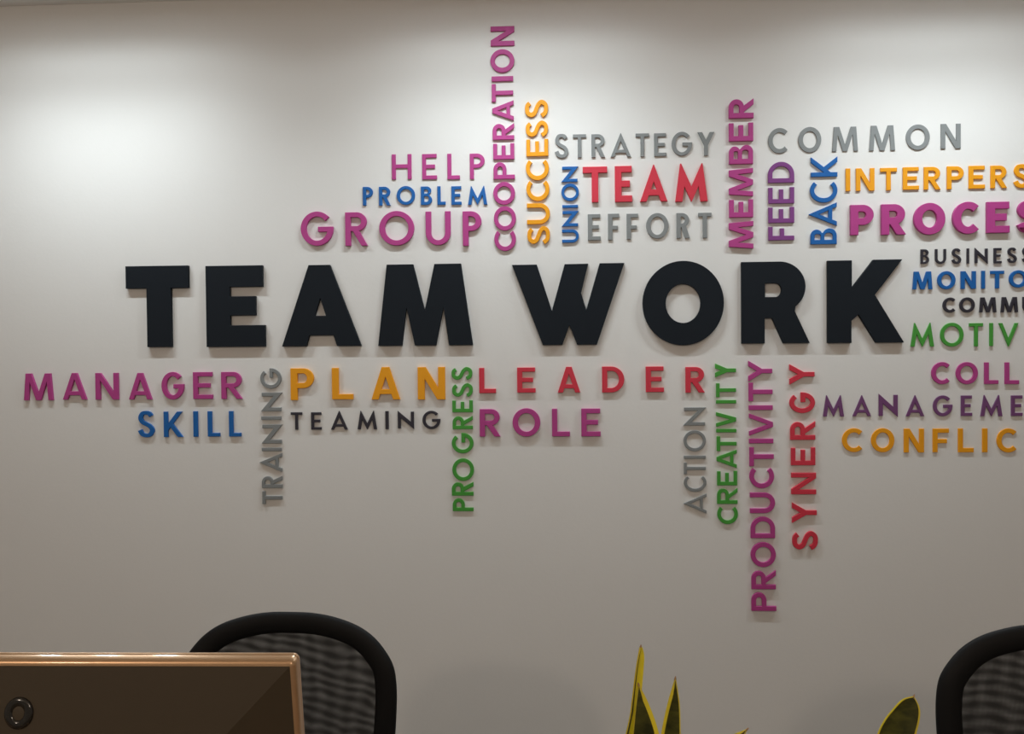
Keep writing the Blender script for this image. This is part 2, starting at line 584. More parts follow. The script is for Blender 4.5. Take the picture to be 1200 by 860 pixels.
def heavy(ch, w):
    """The wide black capitals of the large lettering."""
    if ch == 'T':
        g = [[(.255, 0), (.555, 0), (.555, .725), (.772, .725), (.772, 1), (0, 1), (0, .725), (.255, .725)]]
        k = w / .772
        return [[(x * k, y) for x, y in g[0]]]
    if ch == 'E':
        b = (608, 67, 1015, 638)
        return [traced([(608, 638), (1015, 638), (1015, 487), (775, 487), (775, 418), (952, 418), (952, 283), (775, 283), (775, 217), (1003, 217), (1003, 67), (608, 67)], b)]
    if ch == 'A':
        b = (48, 52, 512, 528)
        return [traced([(48, 528), (191, 528), (209, 465), (351, 465), (371, 528), (512, 528), (334, 52), (210, 52)], b), traced([(244, 350), (308, 350), (276, 245)], b)]
    if ch == 'M':
        b = (612, 47, 1167, 524)
        return [traced([(612, 524), (752, 524), (781, 300), (828, 524), (952, 524), (998, 300), (1028, 524), (1167, 524), (1102, 47), (947, 47), (888, 320), (822, 47), (667, 47)], b)]
    if ch == 'W':
        b = (45, 62, 630, 485)
        return [traced([(203, 485), (305, 485), (343, 383), (382, 485), (485, 485), (630, 60), (502, 60), (431, 302), (405, 215), (443, 61), (320, 62), (252, 305), (175, 62), (45, 62)], b)]
    if ch == 'O':
        return [arc(w / 2, .5, w / 2, .5, 0, 360, 72)[:-1], arc(w * .5, .495, w * .215, .230, 0, 360, 60)[:-1]]
    if ch == 'R':
        b = (155, 86, 568, 586)
        P = [(155, 586), (295, 586), (295, 432), (340, 432), (408, 586), (568, 586), (478, 390)]
        cx, cy, rx, ry = 385, 240, 158, 154
        a0 = -52
        bowl = [(cx + rx * math.cos(R(a)), cy - ry * math.sin(R(a))) for a in [a0 + (90 - a0) * i / 34 for i in range(35)]]
        hole = [(298, 302)] + [(362 + 36 * math.cos(R(a)), 260 - 42 * math.sin(R(a))) for a in range(-90, 91, 10)] + [(298, 218)]
        return [traced(P + bowl + [(155, 86)], b), traced(hole, b)]
    if ch == 'K':
        b = (680, 75, 1145, 583)
        return [traced([(680, 583), (825, 583), (825, 447), (868, 410), (975, 583), (1145, 583), (968, 290), (1135, 75), (960, 75), (828, 245), (828, 77), (680, 77)], b)]


def area(loop):
    return 0.5 * sum(a[0] * b[1] - b[0] * a[1] for a, b in zip(loop, loop[1:] + loop[:1]))


def inset(loop, d):
    """Shift a loop inwards (into the letter's body) by d with mitred corners."""
    n = len(loop)
    out = []
    for i in range(n):
        p0, p1, p2 = Vector(loop[i - 1]), Vector(loop[i]), Vector(loop[(i + 1) % n])
        a, b = (p1 - p0).normalized(), (p2 - p1).normalized()
        na, nb = Vector((-a.y, a.x)), Vector((-b.y, b.x))
        m = na + nb
        if m.length < 0.2:
            out.append(p1 + na * d)
            continue
        m.normalize()
        out.append(p1 + m * (d / max(0.5, m.dot(na))))
    return out


def clean(loop):
    out = []
    for p in loop:
        if not out or (Vector(p) - Vector(out[-1])).length > 1e-5:
            out.append(p)
    if (Vector(out[0]) - Vector(out[-1])).length < 1e-5:
        out.pop()
    return out


def letter_mesh(loops, H, depth, vertical):
    """Solid letter standing out from the wall: local x along wall, z up, front at y = -depth."""
    bm = bmesh.new()
    ch = min(0.0009, H * 0.012)
    place = (lambda u, v: (-v * H, u * H)) if vertical else (lambda u, v: (u * H, v * H))
    fronts, mids, backs = [], [], []
    for k, lp in enumerate(loops):
        lp = clean(lp)
        q = [place(u, v) for u, v in lp]
        a = area(q)
        if (a < 0) != (k > 0):
            q.reverse()
        ins = inset([Vector(p) for p in q], ch)
        fronts.append([bm.verts.new((p.x, -depth, p.y)) for p in ins])
        mids.append([bm.verts.new((p[0], -depth + ch, p[1])) for p in q])
        backs.append([bm.verts.new((p[0], 0, p[1])) for p in q])
    for ring in (fronts, backs):
        flat = [v for lp in ring for v in lp]
        for tri in tessellate_polygon([[Vector((v.co.x, v.co.z, 0)) for v in lp] for lp in ring]):
            vs = [flat[i] for i in tri]
            try:
                bm.faces.new(vs)
            except ValueError:
                pass
    for A, B in ((fronts, mids), (mids, backs)):
        for a, b in zip(A, B):
            n = len(a)
            for i in range(n):
                bm.faces.new((a[i], a[(i + 1) % n], b[(i + 1) % n], b[i]))
    bmesh.ops.recalc_face_normals(bm, faces=bm.faces[:])
    return bm


# word, spoken place, colour, upright?, pointed?, stem, bar, thickness in m, boxes of the letters in the photo
U = None
WORDS = [
 ('TEAM', 'big black TEAM', 'black', 0, 0, .3, .27, .013, [(147.5,311.5,220.7,406.7),(241.2,311.2,309.8,406.3),(329.6,310.4,422.4,405.6),(442.4,309.4,553.4,404.8)]),
 ('WORK', 'big black WORK', 'black', 0, 0, .3, .27, .013, [(600.1,309,731.8,404.1),(753.1,305.6,848.3,404.6),(869.1,306.5,948.9,402.3),(970,304.4,1059.5,401.7)]),
 ('MANAGER', 'MANAGER', 'magenta', 0, 0, .184, .158, .0082, [(27.5,437.6,61.6,469),(73.1,437,101,468.3),(111.5,437,138.3,468.3),(150.5,437,177.5,468.1),(189,435.8,215.3,468.1),(226,436,248.8,467.5),(259,435.8,283.5,467.5)]),
 ('SKILL', 'SKILL', 'blue', 0, 0, .172, .142, .0065, [(161.3,481.5,180.6,512.5),(191.6,482.3,214,512.1),(226.3,481.9,231.5,511.8),(243.1,481.9,257.3,511.5),(268.1,481.7,282.1,511.5)]),
 ('TRAINING', 'vertical TRAINING', 'grey', 1, 1, .17, .15, .006, [(307.3,575.5,330.7,590.8),(306.7,557.6,330.7,571.8),(304.2,530.8,330.3,553.1),(306.7,524.7,329.7,528.5),(306.2,497.5,330.8,519.5),(306,488,329.2,491.9),(305.4,460,330.5,481.8),(304.8,431.5,329.4,455.3)]),
 ('PLAN', 'PLAN', 'orange', 0, 0, .215, .165, .0085, [(340.4,431.5,367.5,468.8),(388.8,431,413.5,467.9),(435,430,468.5,468.1),(489.4,430,521.5,468.1)]),
 ('TEAMING', 'TEAMING', 'dark', 0, 1, .168, .145, .0052, [(340.6,483.1,354,503.5),(364.4,483.1,376.5,503.5),(387.5,481.5,407.3,503.5),(418.8,481.3,441.5,503.1),(451.5,481.7,455.3,502.9),(466,481.3,485,502.9),(495,481.3,516,502.9)]),
 ('PROGRESS', 'vertical PROGRESS', 'green', 1, 0, .175, .17, .0045, [(530.5,583.9,554.8,599),(529.4,564.7,554.8,580.8),(530,537.1,555.4,563.6),(529.4,507.3,554.8,531.2),(530.3,487.3,554,502.9),(530,469,554,483.1),(529.8,449,554,465.3),(529,430,553.5,445.4)]),
 ('LEADER', 'LEADER', 'red', 0, 0, .2, .17, .008, [(561.5,431,581,460.6),(606,430.6,627.5,460),(653.5,429.8,680,460),(705.6,429.4,731.6,459.8),(756.9,429.4,778.1,459.4),(803.5,430,826,460)]),
 ('ROLE', 'ROLE', 'magenta', 0, 0, .19, .17, .0095, [(562.1,479.4,586.3,511.6),(600.6,478.4,633.1,511.6),(646.9,479,667.8,511.3),(681.3,478.8,703.8,511.3)]),
 ('ACTION', 'vertical ACTION', 'grey', 1, 1, .145, .13, .005, [(801.4,578.5,828,601.8),(801.6,557.9,827.9,576.3),(801.6,542.1,827.2,555.6),(801.6,534,827.2,537.5),(801.2,504.2,827.2,528.8),(800.5,477.4,827.7,498.6)]),
 ('CREATIVITY', 'vertical CREATIVITY', 'green', 1, 0, .185, .175, .005, [(840.7,594,864.9,614.2),(840.5,571.9,864.4,590.5),(840.5,551.9,864,568.8),(840,527,863.5,548.6),(840,511.2,863.3,528.6),(839.5,502.6,863,506.7),(839.3,482.8,862.8,500.2),(839.3,468.8,862.8,472.8),(839.3,449,862.6,465.3),(838.1,425.8,862.6,442.1)]),
 ('PRODUCTIVITY', 'vertical PRODUCTIVITY', 'magenta', 1, 0, .19, .18, .0078, [(880.9,694.4,909.9,715.9),(880.9,668.4,909.3,690.5),(880,635.4,909.3,664.6),(880,605.5,908.4,630.6),(879.2,577.3,908.4,601.3),(878.5,548.3,907.3,572.1),(878.5,524,906.9,546.2),(878.1,514.1,906.4,519.5),(878.1,484.4,906,510.5),(877.7,475,905.7,480.4),(877.6,448.3,905.5,470),(877.2,422.6,905.1,446.9)]),
 ('SYNERGY', 'vertical SYNERGY', 'red', 1, 0, .19, .175, .0078, [(928.9,622.4,958.7,644.5),(928.5,588.8,957.3,612.8),(927.6,554.1,956.6,579.2),(927.3,524.4,955.6,545.1),(926.4,493.7,955.6,515.4),(925.5,459.7,955.2,484),(925.5,426.7,954.7,450.5)]),
 ('MANAGEME', 'MANAGEME, cut off by the picture edge,', 'plum', 0, 1, .175, .155, .0042, [(964.6,463,989.3,488),(999.2,463,1021,487.7),(1030,461.3,1052.3,488.6),(1061.7,463,1083.4,487.7),(1093.6,463.3,1116.5,487.7),(1126.4,463.4,1139.5,487.4),(1149.3,462.8,1175,487.7),(1185.2,463.3,1198.7,487.4)]),
 ('CONFLIC', 'CONFLIC', 'orange', 0, 0, .2, .18, .0042, [(986.9,501.7,1010.6,529.8),(1021,501.7,1048.3,530),(1059.5,502.2,1083.1,530.2),(1093.3,502.2,1112.2,529.9),(1123,502,1141.3,530),(1151.4,502,1157.5,529.9),(1168.2,502,1191.4,530.2)]),
 ('COLL', 'COLL', 'magenta', 0, 0, .195, .175, .006, [(1091.8,424.2,1113.2,450.2),(1120.5,424.2,1146.3,450.2),(1154,424.5,1170.3,449.9),(1178,424.5,1194.6,450)]),
 ('BUSINESS', 'BUSINESS', 'dark', 0, 1, .16, .145, .005, [(1079.2,292.1,1089,309),(1096.1,291.8,1109,309),(1115.7,291,1126.7,309),(1133.3,291,1136,308.6),(1142.7,290.2,1157.8,309),(1164.9,290.5,1174.1,308.3),(1180.9,289.9,1191.9,307.9),(1198.2,289.5,1209,307.6)]),
 ('MONITO', 'MONITO', 'blue', 0, 0, .215, .18, .006, [(1069.7,318.1,1093,338.9),(1098.8,317.7,1120,338.9),(1126.4,317.7,1144,338.4),(1150.6,317.2,1154.7,338.1),(1161,317.2,1177,337.8),(1182.9,316.6,1204.5,336.9)]),
 ('COMMU', 'COMMU', 'dark', 0, 0, .2, .18, .006, [(1105.2,348.6,1119.7,366.3),(1124.8,348.4,1142.7,366.1),(1148.2,348.3,1168,365.9),(1173.3,348,1193.4,365.8),(1198.9,347.8,1213.5,365.6)]),
 ('MOTIV', 'MOTIV', 'green', 0, 1, .155, .145, .005, [(1067.5,378.1,1094.9,406.1),(1102.1,378.1,1129.5,406.1),(1136.1,378.6,1152.3,405.8),(1160,378.4,1164.1,405.4),(1170.7,378.4,1193.8,406)]),
 ('INTERPERS', 'INTERPERS', 'orange', 0, 0, .195, .175, .005, [(991.3,197.3,996.6,223.9),(1003.3,197,1025,223.5),(1031.8,196.6,1051.3,222.9),(1058.3,195.7,1077.2,222.2),(1082.9,195.4,1102.6,222),(1110,194.7,1129.6,221.6),(1135.6,194.1,1154.5,220.9),(1161.2,193.8,1180.4,220.3),(1188.1,192.2,1207,220.2)]),
 ('COMMON', 'COMMON', 'grey', 0, 0, .18, .175, .0035, [(900.2,149.9,923.1,179.7),(935.6,148.6,962.6,178.7),(975.2,148.4,1005.7,177.2),(1018.7,146.9,1049.2,176.4),(1061.8,145.7,1089.8,175.8),(1102.7,144.9,1126,174.1)]),
 ('FEED', 'vertical FEED', 'purple', 1, 0, .175, .165, .006, [(900.6,265.6,930.9,281.4),(900.6,242.5,930.9,261.1),(900.6,219.3,930.9,238.3),(900.2,189.5,930.9,214.1)]),
 ('BACK', 'vertical BACK', 'blue', 1, 1, .17, .15, .006, [(950.1,267.5,980.8,286.1),(948.2,237.3,980.8,264.7),(949.5,213.1,981.5,237.3),(950.5,183.4,981.5,207)]),
 ('PROCES', 'PROCES', 'magenta', 0, 0, .255, .225, .011, [(996.9,239.9,1024.1,275.3),(1033.1,239.1,1061.9,274.9),(1071.2,237.6,1108.1,274.9),(1116.8,236.3,1147.4,274),(1157,236.3,1183.6,272.7),(1192.6,235,1219,272.8)]),
 ('MEMBER', 'vertical MEMBER', 'magenta', 1, 0, .212, .19, .0095, [(854.5,259,883,291.3),(854.8,233.6,882.8,254.5),(854.6,196.9,882.6,230),(854.6,169.8,882.6,192),(854.5,143.7,882.8,165.2),(854.2,115.3,883.2,138.3)]),
 ('STRATEGY', 'STRATEGY', 'grey', 0, 1, .16, .15, .005, [(650.1,156.8,666.1,185.1),(671.5,157.3,686.9,184.6),(693.1,157.1,709.1,184.3),(715.5,155.8,739.4,183.8),(745,156.2,760.6,183.4),(766.6,156,780.8,182.9),(787.2,154.3,811.2,182.4),(817.6,154.6,837.3,182.1)]),
 ('TEAM', 'small red TEAM', 'red', 0, 1, .185, .175, .0095, [(683,195.2,711.6,236.9),(720.6,194.4,740.8,236.4),(750.1,192.7,782.2,236),(791.4,191.4,829.4,236)]),
 ('EFFORT', 'EFFORT', 'grey', 0, 0, .17, .15, .005, [(688.9,250.8,703.7,281.5),(712.5,250.3,725.6,281.2),(734.4,250.3,747.9,280.2),(757.2,249.5,783.5,279.5),(792.8,249.5,808.3,279),(818.4,249.2,833.9,278.7)]),
 ('UNION', 'vertical UNION', 'blue', 1, 1, .175, .16, .006, [(658.7,268.9,678.4,284.2),(658.3,247.2,678.4,265.1),(659,240.1,677.4,243.4),(657.8,215.1,678.4,235.5),(657.8,195.1,677.8,213)]),
 ('COOPERATION', 'vertical COOPERATION', 'magenta', 1, 0, .2, .185, .007, [(579.2,270.4,604.6,294),(578.7,241.6,604.6,270.1),(577.9,213.2,603.5,239.9),(578.2,190.1,603.2,209.7),(577.9,167.8,602.6,186.6),(577.2,144.3,602.4,163.6),(576.8,117.7,601.8,141.3),(576.2,98.2,601.3,119),(576,89.2,601.3,94.9),(574.6,57.5,602.6,84.8),(574.9,30.6,602.6,53.4)]),
 ('SUCCESS', 'vertical SUCCESS', 'orange', 1, 0, .19, .175, .007, [(618,264.8,644.5,286.1),(617.5,238.1,644.5,262.6),(616.8,211.6,643.8,235.5),(616.2,187.2,643.3,211.1),(616.8,162.7,642.4,182.8),(616.1,141.3,642.2,160.5),(615.1,116.9,642.2,137.6)]),
 ('GROUP', 'GROUP', 'magenta', 0, 0, .165, .15, .010, [(352.3,247.8,390.3,287.9),(404.4,248.6,430.4,287.9),(444.3,247.1,485.1,287.6),(498.7,247.6,527.9,287.2),(542.2,247.4,564.1,287.9)]),
 ('PROBLEM', 'PROBLEM', 'blue', 0, 1, .18, .165, .005, [(425.1,218.8,436.9,240.7),(444,218.7,457.6,240.7),(464.7,217.9,486.3,240),(493.1,218.4,506.2,240),(512.4,218.1,522.1,239.8),(528.9,218.1,540.7,239.8),(548.3,217.6,570.9,239.8)]),
 ('HELP', 'HELP', 'magenta', 0, 0, .16, .155, .004, [(459.1,180.6,482.2,210.1),(494.6,180.3,512,210.1),(524.1,180,538.7,210.1),(550.5,179.8,567.9,209.8)]),
]
ORD = ('first', 'second', 'third', 'fourth', 'fifth', 'sixth', 'seventh', 'eighth', 'ninth', 'tenth', 'eleventh', 'twelfth')
COLOR_WORD = {'plum': 'purple', 'black': 'black', 'dark': 'charcoal', 'magenta': 'magenta', 'blue': 'blue', 'orange': 'orange', 'red': 'red', 'grey': 'grey', 'green': 'green', 'purple': 'purple'}
EPS = 0.0004
for word, said, color, vert, pointy, t, h, depth, boxes in WORDS:
    depth *= 1.12
    for i, (chr_, (x0, y0, x1, y1)) in enumerate(zip(word, boxes)):
        yf = WALL_Y - EPS - depth
        xm, ym = (x0 + x1) / 2, (y0 + y1) / 2
        a, b = pix(x0, ym, yf), pix(x1, ym, yf)
        c, d = pix(xm, y1, yf), pix(xm, y0, yf)
        wid, hei = b.x - a.x, d.z - c.z
        cx, cz = pix(xm, ym, yf).x, pix(xm, ym, yf).z
        if vert:
            H, w = wid, hei / wid
        else:
            H, w = hei, wid / hei
        loops = heavy(chr_, w) if color == 'black' else glyph(chr_, w, t, h, pointy)
        us = [p[0] for p in loops[0]]
        vs = [p[1] for p in loops[0]]
        du, dv, su, sv = min(us), min(vs), max(us) - min(us), max(vs) - min(vs)
        loops = [[((p[0] - du) / su * w - w / 2, (p[1] - dv) / sv - .5) for p in lp] for lp in loops]
        bm = letter_mesh(loops, H, depth, vert)
        o = link('raised_letter', bm, M[color], loc=(cx, WALL_Y - EPS, cz))
        size = '' if color == 'black' or said.startswith('small') else COLOR_WORD[color] + ' '
        if said.startswith('MANAGEME'):
            lab = 'purple raised letter %s, %s letter of the cut-off word MANAGEME on the wall' % (chr_, ORD[i])
        elif color == 'black' or said.startswith('small'):
            lab = 'raised letter %s, %s letter of the %s on the wall' % (chr_, ORD[i], said)
        else:
            lab = '%s raised letter %s, %s letter of %s on the wall' % (COLOR_WORD[color], chr_, ORD[i], ('the ' + said.replace('vertical ', 'upright word ')) if vert else 'the word ' + said)
        tag(o, lab, 'letter', 'raised letters of ' + (said.split(',')[0]))

# ------------------------------------------------------------------ office chairs
OUT = [(0, 0), (.05, -.001), (.10, -.008), (.152, -.023), (.190, -.044), (.2185, -.0715), (.2405, -.105), (.2488, -.145), (.250, -.20), (.245, -.28), (.228, -.35), (.19, -.388), (.10, -.402)]


def back_y(x, z):
    """Depth of the backrest: wraps forward at its sides, leans back upwards."""
    return 0.20 - 0.55 * x * x + 0.16 * (z + 0.4) - 0.35 * (z + 0.25) ** 2


def make_chair(name, label, loc, rz, top, group):
    ch = thing(name, label, 'office chair', loc, (0, 0, rz), group)
    pts = OUT + [(0, -.402)] + [(-x, z) for x, z in OUT[:0:-1]]
    ring = catmull([Vector((x, 0, z)) for x, z in pts], 6, True)
    n = len(ring)
    def offs(dist):
        res = []
        for i, p in enumerate(ring):
            tan = (ring[(i + 1) % n] - ring[i - 1]).normalized()
            nrm = Vector((-tan.z, 0, tan.x))
            q = p - nrm * dist if nrm.dot(p - Vector((0, 0, -.2))) > 0 else p + nrm * dist
            res.append(q)
        return res
    lift = lambda p: Vector((p.x, back_y(p.x, p.z), p.z + top))
    bm = bmesh.new()
    add_tube(bm, [lift(p) for p in offs(0.0245)], 0.0245, 16, True, flat=0.014)
    link('backrest_frame', bm, M['chair_plastic'], ch, True)
    # stretched mesh inside the frame
    bm = bmesh.new()
    edge = offs(0.040)
    rows = []
    K = 10
    for k in range(K):
        f = 1 - k / K
        rows.append([bm.verts.new(lift(Vector((p.x * f, 0, -.2 + (p.z + .2) * f)))) for p in edge])
    cv = bm.verts.new(lift(Vector((0, 0, -.2))))
    for A, B in zip(rows, rows[1:]):
        for i in range(n):
            bm.faces.new((A[i], A[(i + 1) % n], B[(i + 1) % n], B[i]))
    for i in range(n):
        bm.faces.new((rows[-1][i], rows[-1][(i + 1) % n], cv))
    bmesh.ops.recalc_face_normals(bm, faces=bm.faces[:])
    link('backrest_mesh', bm, M['mesh'], ch, True)
    # spine, seat, arms, column, star base
    bm = bmesh.new()
    zb = top - 0.39
    add_tube(bm, catmull([(0, .205, zb + .02), (0, .235, zb - .05), (0, .20, .44), (0, .08, .405), (0, 0, .40)], 6), 0.030, 12, flat=0.014, ref=Vector((0, 1, 0.2)))
    link('back_support', bm, M['chair_plastic'], ch, True)
    bm = bmesh.new()
    vs = add_box(bm, (-.245, -.27, .425), (.245, .20, .49), 0.028, 4)
    for v in bm.verts:
        r = (v.co.x / .245) ** 2
        v.co.x *= 1 - 0.10 * ((v.co.y + .035) / .235) ** 2
        v.co.z += 0.012 * r - (0.03 * max(0, (-v.co.y - .17) / .1) ** 2)
    link('seat', bm, M['seat_fabric'], ch, True)
    bm = bmesh.new()
    add_lathe(bm, [(.028, .085), (.028, .26), (.024, .262), (.024, .40), (.06, .405), (.06, .43)], 24)
    link('gas_column', bm, M['steel'], ch, True)
    bm = bmesh.new()
    add_lathe(bm, [(.030, .075), (.045, .08), (.045, .12), (.030, .125)], 24)
    for k in range(5):
        a = R(72 * k + 18)
        d = Vector((math.cos(a), math.sin(a), 0))
        add_tube(bm, [d * .03 + Vector((0, 0, .10)), d * .18 + Vector((0, 0, .092)), d * .30 + Vector((0, 0, .075))], [.022, .019, .014], 10, flat=0.015, ref=Vector((0, 0, 1)))
    base = link('star_base', bm, M['chair_plastic'], ch, True)
    for k in range(5):
        a = R(72 * k + 18)
        d = Vector((math.cos(a), math.sin(a), 0)) * .30
        bm = bmesh.new()
        for s in (-1, 1):
            add_lathe(bm, [(.012, -.011), (.027, -.010), (.030, -.004), (.030, .004), (.027, .010), (.012, .011)], 20, (d.x, d.y + s * .016, .030), 'Y')
        add_lathe(bm, [(.008, .030), (.008, .075)], 10, (d.x, d.y, 0))
        add_lathe(bm, [(.006, -.018), (.006, .018)], 10, (d.x, d.y, .03), 'Y')
        link('caster', bm, M['chair_plastic'], base, True)
    return ch


# ------------------------------------------------------------------ desk
DESK_Z = 0.735
dk = thing('office_desk', 'long brown office desk carrying the monitor and the potted plants', 'desk', (-0.1, 1.12, 0))
bm = bmesh.new(); add_box(bm, (-1.65, -.36, DESK_Z - .028), (1.65, .36, DESK_Z), .003); link('desk_top', bm, M['desk'], dk)
for s in (-1, 1):
    bm = bmesh.new(); add_box(bm, (s * 1.6 - .014, -.33, 0), (s * 1.6 + .014, .33, DESK_Z - .028), .002); link('side_panel', bm, M['desk'], dk)
bm = bmesh.new(); add_box(bm, (-1.586, -.312, .30), (1.586, -.292, DESK_Z - .028), .002); link('modesty_panel', bm, M['desk'], dk)

# chairs
CH1_Y, CH2_Y = 1.95, 1.76
c1 = pix(333, 721, CH1_Y)
make_chair('office_chair', 'black mesh-back office chair behind the bronze monitor', (c1.x, CH1_Y - .215, 0), R(-2), c1.z, 'black mesh office chairs')
c2 = pix(1242, 736, CH2_Y)
make_chair('office_chair', 'black mesh-back office chair at the picture edge beside the plants', (c2.x, CH2_Y - .215, 0), R(-6), c2.z, 'black mesh office chairs')

# ------------------------------------------------------------------ monitor
MW, MH, MT = 0.640, 0.335, 0.0222
MON_Y, MON_TILT, MON_YAW = 1.045, 10.0, 1.5
corner = pix(349.5, 767, MON_Y)
TOP_Z = corner.z
mx = corner.x - MW / 2
mon = thing('computer_monitor', 'bronze-edged computer monitor seen from its brown back', 'monitor', (mx, MON_Y, DESK_Z + .001), (0, 0, R(MON_YAW)))
PZ = TOP_Z - DESK_Z              # height of panel top above desk
TILT = Matrix.Translation((0, 0, PZ)) @ Matrix.Rotation(R(MON_TILT), 4, 'X')   # top edge leans towards the viewer
def panel_link(name, bm, material, parent, smooth=True):
    bmesh.ops.transform(bm, matrix=TILT, verts=bm.verts[:])
    return link(name, bm, material, parent, smooth)

def rounded_rect(hw, z0, z1, r, n=6):
    p = []
    for cx, cz, a0 in ((hw - r, z1 - r, 0), (-hw + r, z1 - r, 90), (-hw + r, z0 + r, 180), (hw - r, z0 + r, 270)):
        for k in range(n + 1):
            a = R(a0 + 90 * k / n)
            p.append((cx + r * math.cos(a), cz + r * math.sin(a)))
    return p

def loft(bm, sections, caps=(True, True)):
    rings = [[bm.verts.new(p) for p in s] for s in sections]
    n = len(rings[0])
    for A, B in zip(rings, rings[1:]):
        for i in range(n):
            bm.faces.new((A[i], A[(i + 1) % n], B[(i + 1) % n], B[i]))
    if caps[0]:
        bm.faces.new(rings[0])
    if caps[1]:
        bm.faces.new(list(reversed(rings[-1])))
    bmesh.ops.recalc_face_normals(bm, faces=bm.faces[:])

def rr(inset_, y, r):
    return [(x, y, z) for x, z in rounded_rect(MW / 2 - inset_, -MH + inset_, -inset_, max(.0015, r - inset_))]
# local frame: y = 0 at the screen side, negative y towards the viewer
bm = bmesh.new()
loft(bm, [rr(.0072, -MT - .0006, .008), rr(.0060, -MT - .0002, .008), rr(.0044, -0.02189, .008), rr(.0026, -0.02084, .008), rr(.0015, -0.01916, .008), rr(.00080, -0.01678, .008), rr(.00036, -0.01426, .008), rr(.00014, -0.01202, .008), rr(.00006, -0.01034, .008), rr(0, -0.00880, .008), rr(.0034, -0.00850, .008), rr(.0034, -0.00700, .008)], (False, False))
panel_link('bronze_rim', bm, M['bronze'], mon)
bm = bmesh.new()
loft(bm, [rr(.0034, -.0070, .008), rr(.0008, -.0066, .008), rr(.0002, -.0052, .008), rr(.0004, -.002, .008), rr(.0016, 0, .008), rr(.009, 0, .008)], (False, False))
panel_link('front_bezel', bm, M['bronze'], mon)
bm = bmesh.new()
loft(bm, [rr(.009, 0, .008), rr(.0095, -.0015, .008)], (False, True))
panel_link('screen', bm, M['screen'], mon, False)
# back shell: four sloping facets up to a raised middle field
bm = bmesh.new()
def rect(inset_, y):
    a, z0, z1 = MW / 2 - inset_, -MH + inset_, -inset_
    return [(a, y, z1), (-a, y, z1), (-a, y, z0), (a, y, z0)]
FACET, RISE = 0.130, 0.042
def rectF(inset_, y):
    return rect(inset_, y)
loft(bm, [rectF(.0066, -MT + .0004), rectF(.0070, -MT - .0008), rectF(FACET, -MT - RISE)], (False, False))
f = [bm.verts.new(p) for p in rectF(FACET, -MT - RISE)]
bm.faces.new(f)
bmesh.ops.remove_doubles(bm, verts=bm.verts[:], dist=1e-5)
bmesh.ops.recalc_face_normals(bm, faces=bm.faces[:])
panel_link('back_shell', bm, M['brown_shell'], mon, False)
# round emblem on the upper facet
slope = math.atan2(RISE - .0008, FACET - .0070)
EM_X = -0.0112
bm = bmesh.new()
ez = -0.0583
ey = -MT - .0008 - (RISE - .0008) * ((-ez) - .0070) / (FACET - .0070) - .0004
rg = []
for k in range(40):
    a = 2 * math.pi * k / 40
    rg.append((math.cos(a) * .0122, 0, math.sin(a) * .0132))
add_tube(bm, rg, 0.0056, 16, True, flat=0.0034)
EMM = Matrix.Translation((EM_X, ey, ez)) @ Matrix.Rotation(-slope, 4, 'X')
bmesh.ops.transform(bm, matrix=EMM, verts=bm.verts[:])
em = panel_link('emblem_ring', bm, M['emblem'], mon)
bm = bmesh.new()
add_lathe(bm, [(.0105, 0.0012), (.0105, -.0008), (.0085, -.0014), (.002, -.0016)], 40, (0, 0, 0), 'Y')
bmesh.ops.recalc_face_normals(bm, faces=bm.faces[:])
bmesh.ops.transform(bm, matrix=EMM, verts=bm.verts[:])
panel_link('emblem_disc', bm, M['brown_shell'], em)
# stand
bm = bmesh.new()
add_tube(bm, catmull([(0, -.055, .012), (0, -.058, .10), (0, -.045, PZ - .26), (0, -.02, PZ - .18)], 6), 0.035, 14, flat=0.010)
link('stand_neck', bm, M['brown_shell'], mon, True)
bm = bmesh.new()
add_box(bm, (-.13, -.13, 0), (.13, .06, .013), .005, 3)
link('stand_foot', bm, M['bronze'], mon, True)

